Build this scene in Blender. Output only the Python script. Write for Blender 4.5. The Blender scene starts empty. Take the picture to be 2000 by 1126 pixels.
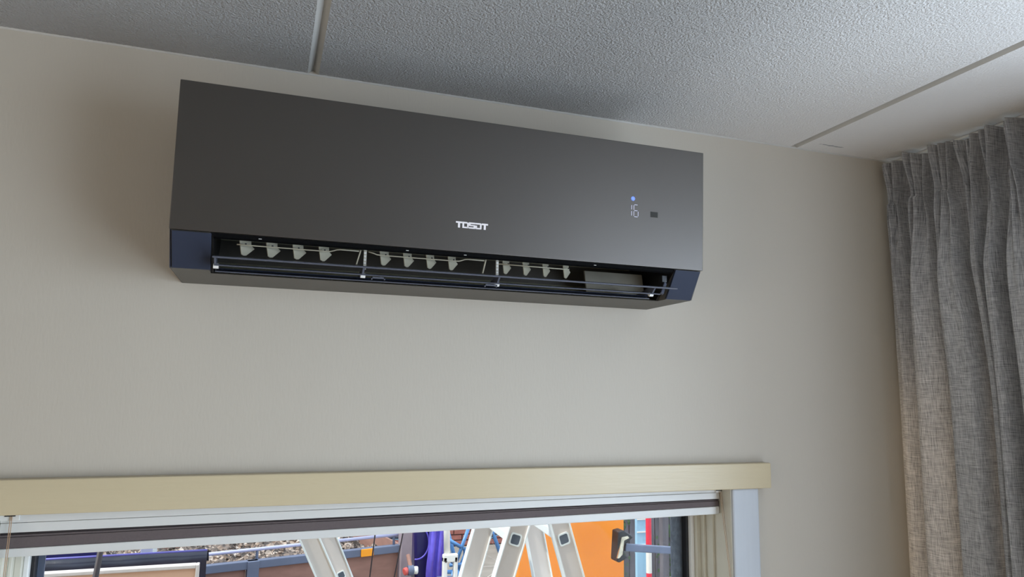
import bpy, bmesh, math, random
from mathutils import Vector, Matrix, noise
random.seed(7)
C = bpy.context.scene
COL = C.collection
PI = math.pi

# ------------------------------------------------------------------ camera
CAM = Vector((0.0, -1.44, 1.966)); FPX = 1387.4
ROT = Matrix(((0.94502721, -0.06045395, -0.32135476),
              (-0.32663909, -0.12890096, -0.93631803),
              (0.01518118, 0.98981304, -0.14156154)))
cd = bpy.data.cameras.new('camera'); cam = bpy.data.objects.new('camera', cd); COL.objects.link(cam)
cd.sensor_width = 36; cd.lens = FPX * 36 / 2000; cd.clip_start = 0.02; cd.clip_end = 200
cam.matrix_world = Matrix.Translation(CAM) @ ROT.to_4x4()
C.camera = cam

def at(u, v, y):
    """world point seen at pixel (u,v) on the vertical plane y"""
    d = ROT @ Vector((u - 1000, -(v - 563), -FPX))
    return CAM + d * ((y - CAM.y) / d.y)

# ------------------------------------------------------------------ world, sun, daylight, exposure
w = bpy.data.worlds.new('world'); C.world = w; w.use_nodes = True
nt = w.node_tree; bg = nt.nodes['Background']
bg.inputs[0].default_value = (0.74, 0.86, 1.0, 1); bg.inputs[1].default_value = 2.0

def sun(name, rot, energy, col, ang):
    l = bpy.data.lights.new(name, 'SUN'); l.energy = energy; l.color = col; l.angle = ang
    o = bpy.data.objects.new(name, l); COL.objects.link(o); o.rotation_euler = rot; return o
sun('sun', Vector((.60, .12, -.78)).to_track_quat('-Z', 'Y').to_euler(), 3.2, (1.0, 0.95, 0.86), 0.01)

def area(name, loc, target, sx, sy, power, col):
    l = bpy.data.lights.new(name, 'AREA'); l.shape = 'RECTANGLE'; l.size = sx; l.size_y = sy
    l.energy = power; l.color = col
    o = bpy.data.objects.new(name, l); COL.objects.link(o)
    o.location = loc
    o.rotation_euler = (Vector(target) - Vector(loc)).to_track_quat('-Z', 'Y').to_euler()
    return o
# daylight at the right-hand window; the left-wall lamp is added warm fill
area('daylight_right_window', (1.74, -1.70, 1.88), (0.0, -1.25, 1.55), 1.5, .95, 32, (0.72, 0.86, 1.07))
area('ground_bounce_right_window', (1.66, -1.7, .95), (-.4, -1.2, 2.4), 1.8, .7, 22, (0.76, 0.88, 1.05))
area('warm_fill_left', (-2.96, -2.6, 1.45), (-.6, -1.7, 2.7), 1.5, .9, 16, (1.0, 0.82, 0.66))
area('daylight_behind_curtain', (1.72, -.062, 1.15), (1.5, -.040, 1.15), .05, 1.7, 4.6, (1.0, 0.92, 0.78))

C.view_settings.view_transform = 'Standard'; C.view_settings.look = 'None'
C.view_settings.gamma = 1; C.view_settings.use_curve_mapping = False
C.view_settings.exposure = 0.05

# ------------------------------------------------------------------ materials
def srgb(r, g, b):
    f = lambda c: ((c / 255 + 0.055) / 1.055) ** 2.4 if c > 10 else c / 255 / 12.92
    return (f(r), f(g), f(b), 1)

def mat(name, col, rough=0.6, metal=0.0, spec=0.5, noise_amt=0.06, noise_scale=30, bump=0.0,
        bump_scale=200, stretch=None, coat=0.0, translucent=0.0):
    m = bpy.data.materials.new(name); m.use_nodes = True
    n = m.node_tree.nodes; L = m.node_tree.links; b = n['Principled BSDF']
    b.inputs['Roughness'].default_value = rough; b.inputs['Metallic'].default_value = metal
    b.inputs['Specular IOR Level'].default_value = spec; b.inputs['Coat Weight'].default_value = coat
    tc = n.new('ShaderNodeTexCoord'); mp = n.new('ShaderNodeMapping'); L.new(tc.outputs['Object'], mp.inputs[0])
    if stretch: mp.inputs['Scale'].default_value = stretch
    nz = n.new('ShaderNodeTexNoise'); nz.inputs['Scale'].default_value = noise_scale; nz.inputs['Detail'].default_value = 4
    L.new(mp.outputs[0], nz.inputs['Vector'])
    cr = n.new('ShaderNodeValToRGB'); L.new(nz.outputs['Fac'], cr.inputs[0])
    k0, k1 = 1 - noise_amt, 1 + noise_amt
    cr.color_ramp.elements[0].position = 0.3; cr.color_ramp.elements[1].position = 0.7
    cr.color_ramp.elements[0].color = (col[0]*k0, col[1]*k0, col[2]*k0, 1)
    cr.color_ramp.elements[1].color = (min(1, col[0]*k1), min(1, col[1]*k1), min(1, col[2]*k1), 1)
    L.new(cr.outputs[0], b.inputs['Base Color'])
    if bump:
        nb = n.new('ShaderNodeTexNoise'); nb.inputs['Scale'].default_value = bump_scale; nb.inputs['Detail'].default_value = 3
        L.new(mp.outputs[0], nb.inputs['Vector'])
        bp = n.new('ShaderNodeBump'); bp.inputs['Strength'].default_value = bump; bp.inputs['Distance'].default_value = 0.002
        L.new(nb.outputs['Fac'], bp.inputs['Height']); L.new(bp.outputs[0], b.inputs['Normal'])
    return m

def emit(name, col, s):
    m = bpy.data.materials.new(name); m.use_nodes = True; b = m.node_tree.nodes['Principled BSDF']
    b.inputs['Base Color'].default_value = col; b.inputs['Emission Color'].default_value = col
    b.inputs['Emission Strength'].default_value = s; return m

def glass_mat():
    m = bpy.data.materials.new('window_glass'); m.use_nodes = True; n = m.node_tree.nodes; L = m.node_tree.links
    n.remove(n['Principled BSDF']); out = n['Material Output']
    t = n.new('ShaderNodeBsdfTransparent'); t.inputs[0].default_value = (0.97, 0.985, 0.98, 1)
    g = n.new('ShaderNodeBsdfGlossy'); g.inputs['Roughness'].default_value = 0.01
    f = n.new('ShaderNodeFresnel'); f.inputs[0].default_value = 1.12
    x = n.new('ShaderNodeMixShader'); L.new(f.outputs[0], x.inputs[0]); L.new(t.outputs[0], x.inputs[1]); L.new(g.outputs[0], x.inputs[2])
    L.new(x.outputs[0], out.inputs[0]); return m

def ceiling_mat():
    m = bpy.data.materials.new('spray_textured_ceiling'); m.use_nodes = True; n = m.node_tree.nodes; L = m.node_tree.links
    b = n['Principled BSDF']; b.inputs['Roughness'].default_value = 0.9; b.inputs['Specular IOR Level'].default_value = 0.15
    tc = n.new('ShaderNodeTexCoord')
    n1 = n.new('ShaderNodeTexNoise'); n1.inputs['Scale'].default_value = 190; n1.inputs['Detail'].default_value = 6.0; n1.inputs['Roughness'].default_value = 0.62
    n2 = n.new('ShaderNodeTexVoronoi'); n2.inputs['Scale'].default_value = 260; n2.feature = 'F1'
    L.new(tc.outputs['Object'], n1.inputs['Vector']); L.new(tc.outputs['Object'], n2.inputs['Vector'])
    mt = n.new('ShaderNodeMath'); mt.operation = 'SUBTRACT'; L.new(n1.outputs['Fac'], mt.inputs[0])
    mu = n.new('ShaderNodeMath'); mu.operation = 'MULTIPLY'; mu.inputs[1].default_value = 0.30
    L.new(n2.outputs['Distance'], mu.inputs[0]); L.new(mu.outputs[0], mt.inputs[1])
    sx = n.new('ShaderNodeSeparateXYZ'); L.new(tc.outputs['Object'], sx.inputs[0])
    mr_ = n.new('ShaderNodeMapRange'); mr_.inputs['From Min'].default_value = .55; mr_.inputs['From Max'].default_value = 1.45; mr_.inputs['To Min'].default_value = 1.0; mr_.inputs['To Max'].default_value = 0.10
    L.new(sx.outputs[0], mr_.inputs['Value'])
    bp = n.new('ShaderNodeBump'); bp.inputs['Distance'].default_value = 0.030; L.new(mr_.outputs[0], bp.inputs['Strength'])
    L.new(mt.outputs[0], bp.inputs['Height']); L.new(bp.outputs[0], b.inputs['Normal'])
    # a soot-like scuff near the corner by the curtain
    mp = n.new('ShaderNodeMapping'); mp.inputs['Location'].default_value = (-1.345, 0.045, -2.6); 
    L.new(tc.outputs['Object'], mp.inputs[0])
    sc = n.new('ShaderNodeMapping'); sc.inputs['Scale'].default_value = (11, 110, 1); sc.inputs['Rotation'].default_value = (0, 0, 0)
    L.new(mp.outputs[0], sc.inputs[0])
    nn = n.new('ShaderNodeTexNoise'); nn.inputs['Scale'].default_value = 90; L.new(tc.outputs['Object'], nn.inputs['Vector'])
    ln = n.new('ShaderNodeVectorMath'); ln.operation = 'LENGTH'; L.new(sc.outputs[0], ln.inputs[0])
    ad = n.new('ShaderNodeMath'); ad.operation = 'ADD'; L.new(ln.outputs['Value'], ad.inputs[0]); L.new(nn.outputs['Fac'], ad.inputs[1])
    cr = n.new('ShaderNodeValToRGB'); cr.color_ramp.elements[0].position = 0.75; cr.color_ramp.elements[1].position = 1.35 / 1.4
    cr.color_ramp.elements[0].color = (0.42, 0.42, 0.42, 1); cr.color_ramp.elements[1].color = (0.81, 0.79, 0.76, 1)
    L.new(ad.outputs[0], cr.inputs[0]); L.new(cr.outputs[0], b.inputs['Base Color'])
    return m

def wall_mat():
    m = mat('greige_wall_paint', srgb(189, 181, 167), 0.55, spec=0.3, noise_amt=0.015, noise_scale=4, bump=0.12, bump_scale=220, stretch=(1, 1, 0.25))
    return m

def curtain_mat():
    m = bpy.data.materials.new('grey_linen_weave'); m.use_nodes = True; n = m.node_tree.nodes; L = m.node_tree.links
    b = n['Principled BSDF']; out = n['Material Output']
    uv = n.new('ShaderNodeUVMap')
    def thr(ax, ay, az, det=3):
        cb = n.new('ShaderNodeCombineXYZ')
        for k_, vec in enumerate((ax, ay, az)):
            d_ = n.new('ShaderNodeVectorMath'); d_.operation = 'DOT_PRODUCT'; d_.inputs[1].default_value = vec
            L.new(uv.outputs[0], d_.inputs[0]); L.new(d_.outputs['Value'], cb.inputs[k_])
        z = n.new('ShaderNodeTexNoise'); z.inputs['Scale'].default_value = 1; z.inputs['Detail'].default_value = det; L.new(cb.outputs[0], z.inputs['Vector']); return z
    h = thr((40, 310, 0), (0, 1250, 0), (13, 533, 0)); v = thr((290, 34, 0), (1150, 0, 0), (471, 11, 0))
    mx = n.new('ShaderNodeMath'); mx.operation = 'ADD'; L.new(h.outputs['Fac'], mx.inputs[0]); L.new(v.outputs['Fac'], mx.inputs[1])
    hf = n.new('ShaderNodeMath'); hf.operation = 'MULTIPLY'; hf.inputs[1].default_value = 0.5; L.new(mx.outputs[0], hf.inputs[0])
    cr = n.new('ShaderNodeValToRGB'); e = cr.color_ramp.elements
    e[0].position = 0.36; e[0].color = (0.125, 0.128, 0.134, 1); e[1].position = 0.66; e[1].color = (0.70, 0.70, 0.715, 1)
    L.new(hf.outputs[0], cr.inputs[0]); L.new(cr.outputs[0], b.inputs['Base Color'])
    b.inputs['Roughness'].default_value = 0.9; b.inputs['Specular IOR Level'].default_value = 0.1
    bp = n.new('ShaderNodeBump'); bp.inputs['Strength'].default_value = 0.8; bp.inputs['Distance'].default_value = 0.0012
    L.new(hf.outputs[0], bp.inputs['Height']); L.new(bp.outputs[0], b.inputs['Normal'])
    tr = n.new('ShaderNodeBsdfTranslucent'); tm = n.new('ShaderNodeMixRGB'); tm.blend_type = 'MULTIPLY'; tm.inputs[0].default_value = 1
    tm.inputs[2].default_value = (1.0, 0.80, 0.58, 1); L.new(cr.outputs[0], tm.inputs[1]); L.new(tm.outputs[0], tr.inputs[0])
    ms = n.new('ShaderNodeMixShader'); ms.inputs[0].default_value = 0.11
    L.new(b.outputs[0], ms.inputs[1]); L.new(tr.outputs[0], ms.inputs[2]); L.new(ms.outputs[0], out.inputs[0])
    return m

def rubble_mat():
    m = bpy.data.materials.new('rubble_and_soil'); m.use_nodes = True; n = m.node_tree.nodes; L = m.node_tree.links
    b = n['Principled BSDF']; b.inputs['Roughness'].default_value = 0.95
    tc = n.new('ShaderNodeTexCoord'); v = n.new('ShaderNodeTexVoronoi'); v.inputs['Scale'].default_value = 28
    L.new(tc.outputs['Object'], v.inputs['Vector'])
    sp = n.new('ShaderNodeSeparateColor'); L.new(v.outputs['Color'], sp.inputs[0])
    cr = n.new('ShaderNodeValToRGB'); e = cr.color_ramp.elements
    e[0].color = srgb(58, 52, 50); e[1].color = srgb(205, 190, 178)
    x = e.new(0.5); x.color = srgb(122, 108, 100); x = e.new(0.8); x.color = srgb(150, 128, 112)
    L.new(sp.outputs[0], cr.inputs[0]); L.new(cr.outputs[0], b.inputs['Base Color'])
    bp = n.new('ShaderNodeBump'); bp.inputs['Distance'].default_value = 0.02; L.new(v.outputs['Distance'], bp.inputs['Height']); L.new(bp.outputs[0], b.inputs['Normal'])
    return m

M = dict(
    wall=wall_mat(), ceil=ceiling_mat(), glass=glass_mat(), linen=curtain_mat(), rubble=rubble_mat(),
    trim=mat('beige_gloss_trim_paint', srgb(198, 183, 150), 0.3, noise_amt=0.03, noise_scale=6, bump=0.25, bump_scale=60, stretch=(0.25, 1, 3)),
    casing=mat('white_casing_sky_tint', srgb(188, 192, 196), 0.35, noise_amt=0.02, bump=0.1, bump_scale=60, stretch=(3, 1, 0.3)),  # white paint with the blue of the sky reflection put into the colour
    frame=mat('cream_window_paint', srgb(214, 210, 194), 0.35, noise_amt=0.02),
    frame_white=mat('white_glazing_bead', srgb(236, 236, 232), 0.3, noise_amt=0.01),
    caulk=mat('white_caulk', srgb(190, 187, 180), 0.6, noise_amt=0.03),
    gasket=mat('black_rubber', srgb(30, 30, 34), 0.5),
    strip=mat('grey_foil_edge_strip', srgb(104, 110, 122), 0.25, noise_amt=0.25, noise_scale=60, bump=1.0, bump_scale=90),
    floor=mat('oak_floor', srgb(190, 166, 138), 0.45, noise_amt=0.2, noise_scale=8, stretch=(1, 12, 1)),
    roomwall=mat('plain_wall_paint', srgb(220, 212, 200), 0.7, noise_amt=0.02),
    rail=mat('white_powder_coated_aluminium', srgb(216, 216, 212), 0.35, noise_amt=0.01),
    pleat=mat('taupe_pleated_fabric', srgb(96, 86, 86), 0.8, noise_amt=0.05, noise_scale=300),
    pleatgap=mat('pleat_gap_shade', srgb(52, 44, 44), 0.8),
    cord=mat('tan_cord', srgb(176, 142, 108), 0.8),
    ac=mat('anthracite_satin_shell', srgb(94, 90, 86), 0.40, metal=0.9, spec=0.5, noise_amt=0.02, noise_scale=3),
    acbottom=mat('taupe_grey_shell_plastic', srgb(96, 92, 85), 0.55, spec=0.35, noise_amt=0.02),
    navy=mat('navy_blue_plastic', srgb(46, 52, 68), 0.6, spec=0.25, noise_amt=0.04, noise_scale=20),
    duct=mat('dark_duct_plastic', srgb(160, 156, 132), 0.38, noise_amt=0.05),
    matt_black=mat('outlet_gap_shade', srgb(9, 9, 10), 0.85, spec=0.1),
    deflector=mat('taupe_deflector_plastic', srgb(150, 145, 132), 0.45),
    black=mat('black_plastic', srgb(20, 20, 22), 0.4),
    blade=mat('slate_grey_louver_plastic', srgb(84, 87, 98), 0.35, noise_amt=0.03),
    vane=mat('cream_vane_plastic', srgb(186, 179, 156), 0.5, noise_amt=0.03),
    white=mat('white_plastic', srgb(228, 226, 220), 0.4, noise_amt=0.02),
    logo=mat('silver_white_lettering', srgb(238, 232, 232), 0.3, noise_amt=0.0),
    ir=mat('smoked_sensor_window', srgb(58, 58, 55), 0.7, spec=0.2),
    led=emit('white_led_segment', srgb(186, 186, 205), 0.55),
    ledblue=emit('blue_led_symbol', srgb(110, 140, 235), 1.0),
    alu=mat('brushed_aluminium', srgb(222, 211, 204), 0.42, metal=0.25, noise_amt=0.05, noise_scale=10, stretch=(1, 1, 0.2)),
    alulight=mat('sunlit_aluminium_edge', srgb(240, 244, 244), 0.3, metal=0.2, noise_amt=0.02),  # paler copy of the aluminium, sunlit brightness put into the colour
    dark_hole=mat('dark_socket_plastic', srgb(84, 92, 104), 0.5),
    orange=mat('orange_paint', srgb(240, 138, 30), 0.45, noise_amt=0.05, noise_scale=3),
    plywood=mat('weathered_brown_plywood', srgb(150, 112, 100), 0.8, noise_amt=0.12, noise_scale=10, stretch=(1, 1, 3)),
    steel=mat('blue_grey_galvanised_steel', srgb(104, 112, 134), 0.5, metal=0.2, noise_amt=0.12, noise_scale=8),
    reflector=mat('amber_reflector', srgb(255, 160, 10), 0.25, noise_amt=0.03),
    red=mat('red_plastic', srgb(225, 60, 80), 0.35),
    redlens=mat('red_lens', srgb(200, 90, 84), 0.3),
    tarp=mat('blue_black_tarpaulin', srgb(34, 36, 52), 0.3, noise_amt=0.25, noise_scale=12, bump=1.0, bump_scale=14),
    violet=mat('violet_plastic', srgb(104, 92, 206), 0.4, noise_amt=0.1),
    violetmute=mat('muted_violet_highlight', srgb(96, 92, 168), 0.45),
    corner=mat('pinkish_grey_post_paint', srgb(150, 136, 142), 0.6, noise_amt=0.1, noise_scale=15),
    violetdark=mat('deep_indigo_plastic', srgb(40, 36, 92), 0.35, noise_amt=0.15),
    lilac=mat('pale_lilac_plastic', srgb(180, 180, 210), 0.5),
    rimwhite=mat('off_white_edge_plastic', srgb(200, 190, 184), 0.5),
    peach=mat('peach_board_face', srgb(222, 176, 146), 0.6, noise_amt=0.05, noise_scale=6),
    brick=mat('red_brick', srgb(158, 100, 90), 0.9, noise_amt=0.18, noise_scale=12),
    mortar=mat('grey_mortar', srgb(150, 140, 134), 0.95),
    bike=mat('light_blue_enamel', srgb(92, 146, 206), 0.35),
    tyre=mat('grey_tyre_rubber', srgb(92, 94, 108), 0.7),
    paving=mat('concrete_paving', srgb(140, 134, 126), 0.9, noise_amt=0.15, noise_scale=5),
    fence=mat('weathered_grey_wood', srgb(98, 94, 100), 0.85, noise_amt=0.25, noise_scale=10, stretch=(3, 1, 0.3)),
    ivy=mat('dark_green_leaf', srgb(70, 92, 58), 0.6, noise_amt=0.3, noise_scale=30),
    lightblue=mat('pale_blue_plastic', srgb(150, 190, 214), 0.5),
    pole=mat('dark_bronze_metal', srgb(52, 44, 46), 0.45, metal=0.3),
    chrome=mat('mirror_chrome', srgb(180, 170, 150), 0.12, metal=0.9, noise_amt=0.3, noise_scale=25),
)

# ------------------------------------------------------------------ mesh helpers
class MB:
    def __init__(self): self.v = []; self.f = []; self.smooth = False
    def add(self, vs, fs):
        o = len(self.v); self.v += [tuple(p) for p in vs]; self.f += [tuple(i + o for i in f) for f in fs]; return self
    def box(self, a, b):
        x0, y0, z0 = a; x1, y1, z1 = b
        return self.add([(x0,y0,z0),(x1,y0,z0),(x1,y1,z0),(x0,y1,z0),(x0,y0,z1),(x1,y0,z1),(x1,y1,z1),(x0,y1,z1)],
            [(0,3,2,1),(4,5,6,7),(0,1,5,4),(1,2,6,5),(2,3,7,6),(3,0,4,7)])
    def hexa(self, p):
        return self.add(p, [(0,3,2,1),(4,5,6,7),(0,1,5,4),(1,2,6,5),(2,3,7,6),(3,0,4,7)])
    def bar(self, p0, p1, w, d, side=(0, 1, 0)):
        """rectangular bar from p0 to p1; d measured along `side`, w across"""
        p0, p1, s = Vector(p0), Vector(p1), Vector(side)
        t = (p1 - p0).normalized(); s = (s - t * s.dot(t)).normalized(); u = t.cross(s)
        c = [(-1,-1),(1,-1),(1,1),(-1,1)]
        return self.hexa([p0 + u*a*w/2 + s*b*d/2 for a, b in c] + [p1 + u*a*w/2 + s*b*d/2 for a, b in c])
    def tube(self, pts, r, n=10, closed=False):
        pts = [Vector(p) for p in pts]; N = len(pts); base = len(self.v); prev = None
        for i, p in enumerate(pts):
            if closed: t = (pts[(i+1) % N] - pts[i-1]).normalized()
            else: t = (pts[min(i+1, N-1)] - pts[max(i-1, 0)]).normalized()
            a = prev if prev is not None else (Vector((0,0,1)) if abs(t.z) < 0.9 else Vector((1,0,0)))
            a = (a - t * a.dot(t)).normalized(); prev = a; b = t.cross(a)
            for k in range(n):
                q = p + (a * math.cos(2*PI*k/n) + b * math.sin(2*PI*k/n)) * r; self.v.append(tuple(q))
        for i in range(N if closed else N-1):
            j = (i+1) % N
            for k in range(n):
                self.f.append((base+i*n+k, base+i*n+(k+1)%n, base+j*n+(k+1)%n, base+j*n+k))
        if not closed:
            self.f.append(tuple(base+k for k in reversed(range(n)))); self.f.append(tuple(base+(N-1)*n+k for k in range(n)))
        return self
    def prism(self, poly, axis, a, b):
        """poly = 2-D points; extruded along axis 0/1/2 from a to b"""
        def P(p, t):
            if axis == 0: return (t, p[0], p[1])
            if axis == 1: return (p[0], t, p[1])
            return (p[0], p[1], t)
        n = len(poly)
        vs = [P(p, a) for p in poly] + [P(p, b) for p in poly]
        fs = [tuple(reversed(range(n))), tuple(range(n, 2*n))] + [(i, (i+1)%n, n+(i+1)%n, n+i) for i in range(n)]
        return self.add(vs, fs)
    def ring(self, x0, x1, z0, z1, wx, y0, y1, wz=None):
        """rectangular frame: outer x0..x1, z0..z1, member width wx, depth y0..y1"""
        wz = wz or wx
        self.box((x0,y0,z0),(x0+wx,y1,z1)); self.box((x1-wx,y0,z0),(x1,y1,z1))
        self.box((x0+wx,y0,z0),(x1-wx,y1,z0+wz)); self.box((x0+wx,y0,z1-wz),(x1-wx,y1,z1)); return self
    def build(self, name, m, parent=None, bevel=0, smooth=False, seg=2):
        me = bpy.data.meshes.new(name); me.from_pydata(self.v, [], self.f); me.materials.append(m)
        bm = bmesh.new(); bm.from_mesh(me); bmesh.ops.recalc_face_normals(bm, faces=bm.faces)
        bm.to_mesh(me); bm.free()
        o = bpy.data.objects.new(name, me); COL.objects.link(o)
        if smooth: me.shade_smooth()
        if bevel:
            b = o.modifiers.new('bevel', 'BEVEL'); b.width = bevel; b.segments = seg; b.limit_method = 'ANGLE'; b.angle_limit = 0.6
        if parent: o.parent = parent; o.matrix_parent_inverse = Matrix.Translation(parent.location).inverted()
        return o

def tag(o, label=None, cat=None, group=None, kind=None):
    if label: o['label'] = label
    if cat: o['category'] = cat
    if group: o['group'] = group
    if kind: o['kind'] = kind
    return o
def thing(name, loc, label, cat, group=None):
    o = bpy.data.objects.new(name, None); o.empty_display_size = 0.05; COL.objects.link(o); o.location = loc
    return tag(o, label, cat, group)
def struct(o, label): return tag(o, label, kind='structure')

# ------------------------------------------------------------------ the room
H = 2.6; HW = 2.609; XL, XR, YF = -3.0, 1.70, -4.5
WX0, WX1, WZ0, WZ1 = -0.416, 1.0325, 0.85, 1.79        # back window reveal
b = MB()
for a, c in (((XL-.2, 0, 0), (WX0, .16, HW)), ((WX1, 0, 0), (XR+.2, .16, HW)), ((WX0, 0, 0), (WX1, .16, WZ0)), ((WX0, 0, WZ1), (WX1, .16, HW))): b.box(a, c)
struct(b.build('wall_back', M['wall']), 'greige painted wall that carries the air conditioner and the window')
RY0, RY1, RZ0, RZ1 = -3.9, -0.03, 0.55, 2.50
b = MB()
for a, c in (((XR, RY1, 0), (XR+.2, 0, HW)), ((XR, YF-.2, 0), (XR+.2, RY0, HW)), ((XR, RY0, 0), (XR+.2, RY1, RZ0)), ((XR, RY0, RZ1), (XR+.2, RY1, HW))): b.box(a, c)
struct(b.build('wall_right', M['roomwall']), 'side wall behind the grey curtain')
b = MB()
for a, c in (((XL-.2, YF-.2, 0), (XL, -3.45, HW)), ((XL-.2, -1.75, 0), (XL, 0, HW)), ((XL-.2, -3.45, 2.35), (XL, -1.75, HW)), ((XL-.2, -3.45, 0), (XL, -1.75, .8))): b.box(a, c)
struct(b.build('wall_left', M['roomwall']), 'plain wall at the left end of the room')
struct(MB().box((XL, YF-.2, 0), (XR, YF, HW)).build('wall_front', M['roomwall']), 'wall behind the camera')
struct(MB().box((XL-.2, YF-.2, -.1), (XR+.2, .16, 0)).build('floor', M['floor']), 'wooden floor of the room')
# ceiling: slab with textured panels, bevelled where they meet
cl = MB().box((XL-.2, YF-.2, H+.009), (XR+.2, .16, H+.15)).build('ceiling', M['caulk']); struct(cl, 'white spray-textured ceiling made of large panels')
J1, J2 = 0.056, 1.259; pw = J2 - J1
xs = [XL, J1-2*pw, J1-pw, J1, J2, XR]; ys = [YF, -3.6, -1.8, 0]
for i in range(len(xs)-1):
    for j in range(len(ys)-1):
        x0, x1, y0, y1 = xs[i], xs[i+1], ys[j], ys[j+1]; e = 0.011
        ex0 = 0 if i == 0 else e; ex1 = 0 if i == len(xs)-2 else e
        ey0 = 0 if j == 0 else e; ey1 = 0 if j == len(ys)-2 else e
        p = [(x0,y0,H+.009),(x1,y0,H+.009),(x1,y1,H+.009),(x0,y1,H+.009),
             (x0+ex0,y0+ey0,H),(x1-ex1,y0+ey0,H),(x1-ex1,y1-ey1,H),(x0+ex0,y1-ey1,H)]
        o = MB().hexa(p).build('ceiling_panel', M['ceil'], cl); o.data.materials.append(M['caulk'])
        for f in o.data.polygons:
            if abs(f.normal.z) < .95: f.material_index = 1
struct(MB().prism([(0, H), (0, H-.003), (-.001, H-.0025), (-.003, H)], 0, XL, XR).build('trim_4', M['caulk']), 'thin caulk line where wall meets ceiling')

# back window
YFACE = 0.05
win = bpy.data.objects.new('window_1', None); COL.objects.link(win); win.location = (0.3, .1, WZ0); struct(win, 'cream painted window below the air conditioner')
g = 0.0
MB().ring(WX0, WX1, WZ0, WZ1, .003, -.012, .16).build('reveal_lining', M['frame'], win)
MB().ring(WX0+.003, WX1-.003, WZ0, WZ1, .0065, .052, .16, .07).build('window_frame', M['frame'], win, bevel=.0015)
MB().ring(WX0+.0095, WX1-.0095, WZ0+.01, WZ1-.01, .0065, .078, .16, .07).build('sash', M['frame'], win, bevel=.0015)
MB().ring(WX0+.016, WX1-.016, WZ0+.02, WZ1-.02, .011, .092, .15, .07).build('sash_rebate', M['frame'], win, bevel=.001)
MB().ring(WX0+.027, WX1-.027, WZ0+.03, WZ1-.03, .009, .102, .14, .07).build('glazing_bead', M['frame_white'], win, bevel=.002)
MB().ring(WX0+.036, WX1-.036, WZ0+.04, WZ1-.04, .0065, .114, .14, .07).build('gasket', M['gasket'], win, bevel=.001)
MB().box((WX1-.0425-.030, .1335, WZ0+.045), (WX1-.0425, .137, WZ1-.045)).build('edge_strip', M['strip'], win)
MB().box((WX0+.0425, .1335, WZ0+.045), (WX0+.0535, .137, WZ1-.045)).build('edge_strip', M['steel'], win)
MB().box((WX0+.02, .124, WZ0+.03), (WX1-.02, .128, WZ1-.03)).build('glass', M['glass'], win)
MB().box((WX0-.06, -.14, WZ0-.025), (WX1+.06, .05, WZ0)).build('window_sill', M['casing'], win, bevel=.003)
struct(MB().box((-.525, -.026, 1.749), (1.1336, 0, 1.8065)).build('trim_1', M['trim'], bevel=.002), 'glossy beige head board above the window')
struct(MB().box((WX1-.0015, -.018, .72), (1.1033, 0, 1.749)).build('trim_2', M['casing'], bevel=.004), 'white vertical casing right of the window')
struct(MB().box((-.49, -.018, .72), (WX0+.0015, 0, 1.749)).build('trim_3', M['casing'], bevel=.004), 'vertical casing left of the window')

# right-hand window (mostly behind the curtain and outside the frame)
win2 = bpy.data.objects.new('window_2', None); COL.objects.link(win2); win2.location = (XR+.1, -2, RZ0); struct(win2, 'tall window in the side wall behind the curtain')
b = MB(); yy = [RY1, -1.42, -2.66, RY0]
b.box((XR+.06, RY0, RZ0), (XR+.12, RY1, RZ0+.06)); b.box((XR+.06, RY0, RZ1-.06), (XR+.12, RY1, RZ1))
for y in yy: b.box((XR+.06, max(y-.03, RY0), RZ0+.06), (XR+.12, min(y+.03, RY1), RZ1-.06))
b.build('window_frame', M['frame'], win2)
for k in range(3): MB().box((XR+.088, yy[k+1]+.03, RZ0+.06), (XR+.092, yy[k]-.03, RZ1-.06)).build('glass', M['glass'], win2)
# left window, unseen, added to go with the warm fill lamp
win3 = bpy.data.objects.new('window_fill', None); COL.objects.link(win3); win3.location = (XL-.1, -2.6, .8); struct(win3, 'unseen window added in the left wall for the warm fill light')
b = MB(); b.box((XL-.19, -3.45, .8), (XL-.13, -1.75, .86)); b.box((XL-.19, -3.45, 2.29), (XL-.13, -1.75, 2.35))
for y in (-3.45, -1.81): b.box((XL-.19, y, .86), (XL-.13, y+.06, 2.29))
b.build('window_frame', M['frame'], win3)
MB().box((XL-.162, -3.39, .86), (XL-.158, -1.81, 2.29)).build('glass', M['glass'], win3)

# ------------------------------------------------------------------ pleated blind (its right end hangs a little higher)
bl = thing('pleated_blind', (0.3, .04, 1.70), 'raised taupe pleated blind with white head and bottom rails inside the window opening', 'blind')
BX0, BX1 = WX0+.006, WX1-.006
def sl(z0, k): return lambda x: z0 + k*x
def slab(zt, zb, y0, y1, x0=BX0, x1=BX1):
    m = MB(); return m.hexa([(x0,y0,zb(x0)),(x1,y0,zb(x1)),(x1,y1,zb(x1)),(x0,y1,zb(x0)),(x0,y0,zt(x0)),(x1,y0,zt(x1)),(x1,y1,zt(x1)),(x0,y1,zt(x0))])
slab(sl(1.765, .003), sl(1.7312, .005), .024, .048).build('head_rail', M['rail'], bl, bevel=.001)
slab(sl(1.7303, .005), sl(1.7148, .0060), .026, .048).build('head_rail_clip', M['rail'], bl, bevel=.001)
slab(sl(1.7148, .0060), sl(1.7110, .0075), .033, .046).build('pleat', M['pleatgap'], bl)  # recessed dark strip, shade of the gap put into the colour
slab(sl(1.7110, .0075), sl(1.7080, .0082), .0300, .047).build('pleat', M['pleat'], bl, bevel=.0006, seg=1)
slab(sl(1.7076, .0082), sl(1.6911, .0125), .0285, .047).build('pleat', M['pleat'], bl, bevel=.0008, seg=1)
slab(sl(1.6909, .0125), sl(1.6759, .0103), .027, .048).build('bottom_rail', M['rail'], bl, bevel=.0015)
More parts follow.
